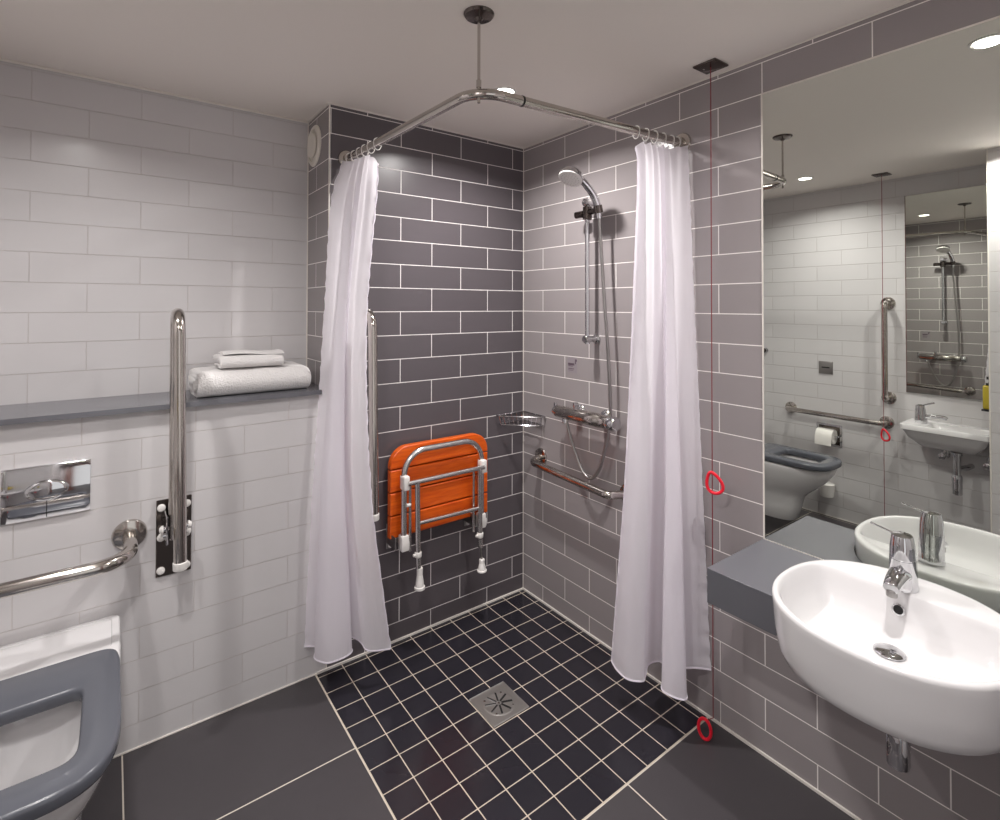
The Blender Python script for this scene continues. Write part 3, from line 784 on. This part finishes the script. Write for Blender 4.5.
# ================================================================== LEFT WALL (seen in the mirror)
TR = thing('toilet_roll_holder', 'recessed chrome toilet roll holder under the horizontal grab rail, seen in the mirror', 'toilet roll holder', (XL, -.522, .475))
k = B()
y0, y1, z0, z1 = -.60, -.444, .474, .622
for a in (((XL, y0, z0), (XL+.006, y0+.014, z1)), ((XL, y1-.014, z0), (XL+.006, y1, z1)), ((XL, y0+.013, z1-.014), (XL+.006, y1-.013, z1)), ((XL, y0+.013, z0), (XL+.006, y1-.013, z0+.014))): k.box(a[0], a[1], .0015, 1)
obj('holder_frame', k, 'chrome', TR)
obj('recess', B().box((XL, y0+.013, z0+.013), (XL+.002, y1-.013, z1-.013)), 'darkchrome', TR)
obj('spindle', B().tube([(XL+.045, y0+.012, .55), (XL+.045, y1-.012, .55)], .008, 12), 'chrome', TR)
for y in (y0+.014, y1-.014): obj('spindle_arm', B().tube([(XL+.003, y, .55), (XL+.045, y, .55)], .006, 10), 'chrome', TR)
RLL = thing('toilet_roll', 'white toilet roll in the recessed chrome holder, seen in the mirror', 'toilet roll', (XL+.045, -.522, .55))
obj('paper_roll', B().lathe([(.02, -.05), (.047, -.05), (.048, -.048), (.048, .048), (.047, .05), (.02, .05)], (XL+.0505, -.522, .55), (0, 1, 0), 36), 'paper', RLL)
rg = []
for i in range(10):
    t = i/9; zz = .555-.06*t; rg.append([V((XL+.0995+.004*math.sin(t*2), -.472+.0*t, zz)), V((XL+.0995+.004*math.sin(t*2), -.572+.0*t, zz)), V((XL+.101+.004*math.sin(t*2), -.572, zz)), V((XL+.101+.004*math.sin(t*2), -.472, zz))])
obj('loose_sheet', B().loft(rg), 'paper', RLL)
WP = tag(obj('wall_plate', B().box((XL, -.547, .957), (XL+.006, -.46, 1.042), .002, 2), 'brushed'), 'small square brushed steel plate on the white wall, seen in the mirror', 'switch plate')
obj('dark_slot', B().box((XL+.0055, -.528, .997), (XL+.0075, -.479, 1.005), .0008, 1), 'dark', WP)
HK = thing('wall_hook', 'small round chrome hook at the far left edge of the mirror reflection', 'hook', (XL, -.10, 1.09))
obj('hook_base', B().lathe([(.016, 0), (.016, .004), (.008, .007), (.008, .03)], (XL, -.10, 1.09), (1, 0, 0)), 'chrome', HK)
obj('hook_knob', B().lathe([(.008, 0), (.015, .004), (.017, .012), (.012, .02), (0, .022)], (XL+.026, -.10, 1.09), (1, 0, 0)), 'darkchrome', HK)
CN = thing('toilet_brush_holder', 'small white round pot fixed low on the wall beyond the toilet, seen in the mirror', 'brush holder', (XL+.05, -.523, .145))
obj('brush_pot', B().lathe([(.034, 0), (.040, .004), (.044, .05), (.046, .085), (.043, .087)], (XL+.05, -.523, .145)), 'plastic', CN)
obj('wall_mount', B().box((XL, -.545, .17), (XL+.012, -.50, .22), .003, 2), 'plastic', CN)

# small basin
Y0b, Y1b = -.978, -1.376; XF = XL+.235
HB = thing('small_hand_basin', 'small rectangular white hand basin on the white wall, seen in the mirror', 'washbasin', (XL, -1.177, .60))
def rr(x0, x1, y0, y1, r, z, n=6):
    out = []
    for cx_, cy_, a0 in ((x1-r, y1-r, 0), (x0+r, y1-r, PI/2), (x0+r, y0+r, PI), (x1-r, y0+r, 1.5*PI)):
        for i in range(n+1): a = a0+PI/2*i/n; out.append(V((cx_+r*math.cos(a), cy_+r*math.sin(a), z)))
    return out
k = B(); x0 = XL+.0005
k.loft([rr(x0, XF-.13, Y1b+.13, Y0b-.13, .02, .60), rr(x0, XF-.075, Y1b+.075, Y0b-.075, .03, .615), rr(x0, XF-.02, Y1b+.03, Y0b-.03, .03, .665), rr(x0, XF-.008, Y1b+.012, Y0b-.012, .025, .703), rr(x0, XF, Y1b, Y0b, .02, .710), rr(x0, XF, Y1b, Y0b, .02, .736), rr(x0, XF-.003, Y1b+.003, Y0b-.003, .02, .740),
        rr(x0+.05, XF-.02, Y1b+.02, Y0b-.115, .03, .738), rr(x0+.055, XF-.026, Y1b+.026, Y0b-.12, .03, .728), rr(x0+.065, XF-.04, Y1b+.04, Y0b-.135, .035, .68), rr(x0+.085, XF-.07, Y1b+.075, Y0b-.165, .03, .645)])
obj('basin_body', k, 'ceramic', HB, angle=40)
t2 = thing('hand_basin_tap', 'chrome lever tap on the small hand basin, seen in the mirror', 'tap', (XL+.11, -1.055, .74))
ax_, ay_ = XL+.11, -1.052
obj('tap_body', B().lathe([(.030, 0), (.031, .004), (.029, .03), (.025, .075), (.021, .10), (.008, .106)], (ax_, ay_, .739), (0, .05, 1)), 'chrome', t2)
obj('spout', B().tube(spline([(ax_, ay_, .775), (ax_, ay_-.05, .783), (ax_, ay_-.10, .785), (ax_, ay_-.118, .778)], 6), .011, 14), 'chrome', t2)
obj('lever', B().tube([(ax_, ay_, .835), (ax_, ay_-.03, .850), (ax_, ay_-.062, .862)], .005, 10), 'chrome', t2)
tr2 = thing('hand_basin_trap', 'chrome waste trap below the small hand basin, seen in the mirror', 'waste trap', (XL+.13, -1.215, .375))
obj('tailpipe', B().lathe([(.017, 0), (.017, .15), (.024, .152), (.024, .165)], (XL+.13, -1.215, .44)), 'chrome', tr2)
obj('trap_bottle', B().lathe([(.018, 0), (.023, .004), (.024, .10), (.02, .11)], (XL+.13, -1.215, .372)), 'chrome', tr2)
obj('outlet_pipe', B().tube([(XL+.13, -1.215, .515), (XL+.06, -1.245, .515), (XL+.004, -1.25, .515)], .015, 14), 'chrome', tr2)
def valve(y, z_, label):
    v = thing('isolating_valve', label, 'valve', (XL, y, z_), 'isolating valves')
    obj('valve_body', B().lathe([(.022, 0), (.022, .004), (.013, .006), (.013, .05), (.018, .052), (.018, .075), (.01, .078)], (XL, y, z_), (1, 0, 0)), 'chrome', v)
    obj('supply_pipe', B().tube(spline([(XL+.06, y, z_), (XL+.062, y, z_+.03), (XL+.07, y-.01, z_+.06)], 5), .006, 10), 'chrome', v)
    return v
v0 = valve(-1.135, .555, 'chrome isolating valve left of the trap under the small hand basin in the mirror')
v1 = dup(v0, (XL, -1.33, .545), 'chrome isolating valve beside the pier under the small hand basin in the mirror')
# small mirror, slightly out of parallel
SM = thing('small_wall_mirror', 'narrow frameless mirror above the small hand basin, seen in the large mirror', 'mirror', (XL, -1.155, .89))
k = B(); ym = -1.168; hw = .216
rm = Matrix.Rotation(math.radians(1.55), 3, 'Z')
k.box((XL+.0063, ym-hw, .893), (XL+.0113, ym+hw, 2.092), .0008, 1)
for v in k.bm.verts:
    q = v.co - V((XL+.0088, ym, 0)); v.co = rm @ q + V((XL+.0088, ym, 0))
obj('mirror_sheet', k, 'mirror', SM, smooth=False)
k = B(); k.box((XL, ym-hw+.03, .96), (XL+.004, ym+hw-.03, 2.04))
obj('mounting_pad', k, 'black', SM)
# soap dispenser on the side of the pier
SD = thing('soap_dispenser', 'yellow wall-mounted soap bottle with black pump beside the pier, seen in the mirror', 'soap dispenser', (-2.11, YP+.03, .86))
obj('bottle', B().box((-2.135, YP+.008, .868), (-2.085, YP+.066, .995), .008, 3), 'yellow', SD)
obj('pump_head', B().lathe([(.02, 0), (.02, .012), (.008, .014), (.008, .03), (.016, .031), (.016, .045), (.012, .047)], (-2.11, YP+.037, .995), (0, 0, 1), 20), 'black', SD)
obj('wall_bracket', B().box((-2.14, YP, .858), (-2.08, YP+.07, .868), .002, 1), 'black', SD)

# ================================================================== LIGHTS
def downlight(x, y, label, e):
    o = thing('ceiling_downlight', label, 'downlight', (x, y, H), 'recessed ceiling downlights')
    obj('bezel', B().lathe([(.046, 0), (.046, .003), (.040, .005), (.035, .001)], (x, y, H), (0, 0, -1), 36), 'plastic', o)
    obj('lens', B().lathe([(.034, .0005), (.034, .0022), (.0, .003)], (x, y, H), (0, 0, -1), 36), 'lamp', o)
    ld = bpy.data.lights.new('lamp_beam', 'AREA'); ld.shape = 'DISK'; ld.size = .06; ld.energy = e; ld.color = (1, .97, .945)
    ld.spread = math.radians(150)
    lo = bpy.data.objects.new('lamp_beam', ld); COL.objects.link(lo); lo.parent = o; lo.location = (0, 0, -.0065)
    return o
E0 = 10.8
downlight(-.50, -.50, 'recessed ceiling downlight glowing behind the shower rail', E0*1.12)
downlight(-1.80, -.57, 'recessed ceiling downlight above the toilet, seen in the mirror', E0*.76)
downlight(-.45, -1.665, 'recessed ceiling downlight above the round basin, bright at the top of the mirror', E0*.88)
downlight(-1.72, -1.52, 'added unseen ceiling downlight near the entrance side, filling the lower walls', E0*.95)  # fourth lamp added out of view to lift the lower white wall
w = bpy.data.worlds.new('world'); SC.world = w; w.use_nodes = True
w.node_tree.nodes['Background'].inputs[0].default_value = (1, .99, .985, 1); w.node_tree.nodes['Background'].inputs[1].default_value = .78  # even world glow added as fill, enters through the added opening

pl = bpy.data.lights.new('doorway_fill_portal', 'AREA'); pl.shape = 'RECTANGLE'; pl.size = DX1-DX0; pl.size_y = DZ; pl.cycles.is_portal = True  # sampling portal for the added world fill
po = bpy.data.objects.new('doorway_fill_portal', pl); COL.objects.link(po); po.location = ((DX0+DX1)/2, YF-.1, DZ/2); po.rotation_euler = (PI/2, 0, 0)

# ================================================================== CAMERA
cam = bpy.data.cameras.new('camera'); co = bpy.data.objects.new('camera', cam); COL.objects.link(co)
cam.sensor_fit = 'HORIZONTAL'; cam.sensor_width = 36; cam.lens = 36*522.99/1000
cam.shift_y = -(410-298.66)/1000; cam.clip_start = .02
Rm = Matrix(((.80338, -.009938, -.595383), (-.595464, -.010402, -.803315), (.001791, .999897, -.014275)))
co.matrix_world = Matrix.Translation((-1.66328, -2.04566, 1.41328)) @ Rm.to_4x4()
SC.camera = co

SC.view_settings.view_transform = 'Standard'
SC.view_settings.look = 'None'
SC.view_settings.gamma = 1
SC.view_settings.use_curve_mapping = False
SC.view_settings.exposure = 0.14
SC.cycles.max_bounces = 14; SC.cycles.diffuse_bounces = 8; SC.cycles.glossy_bounces = 8
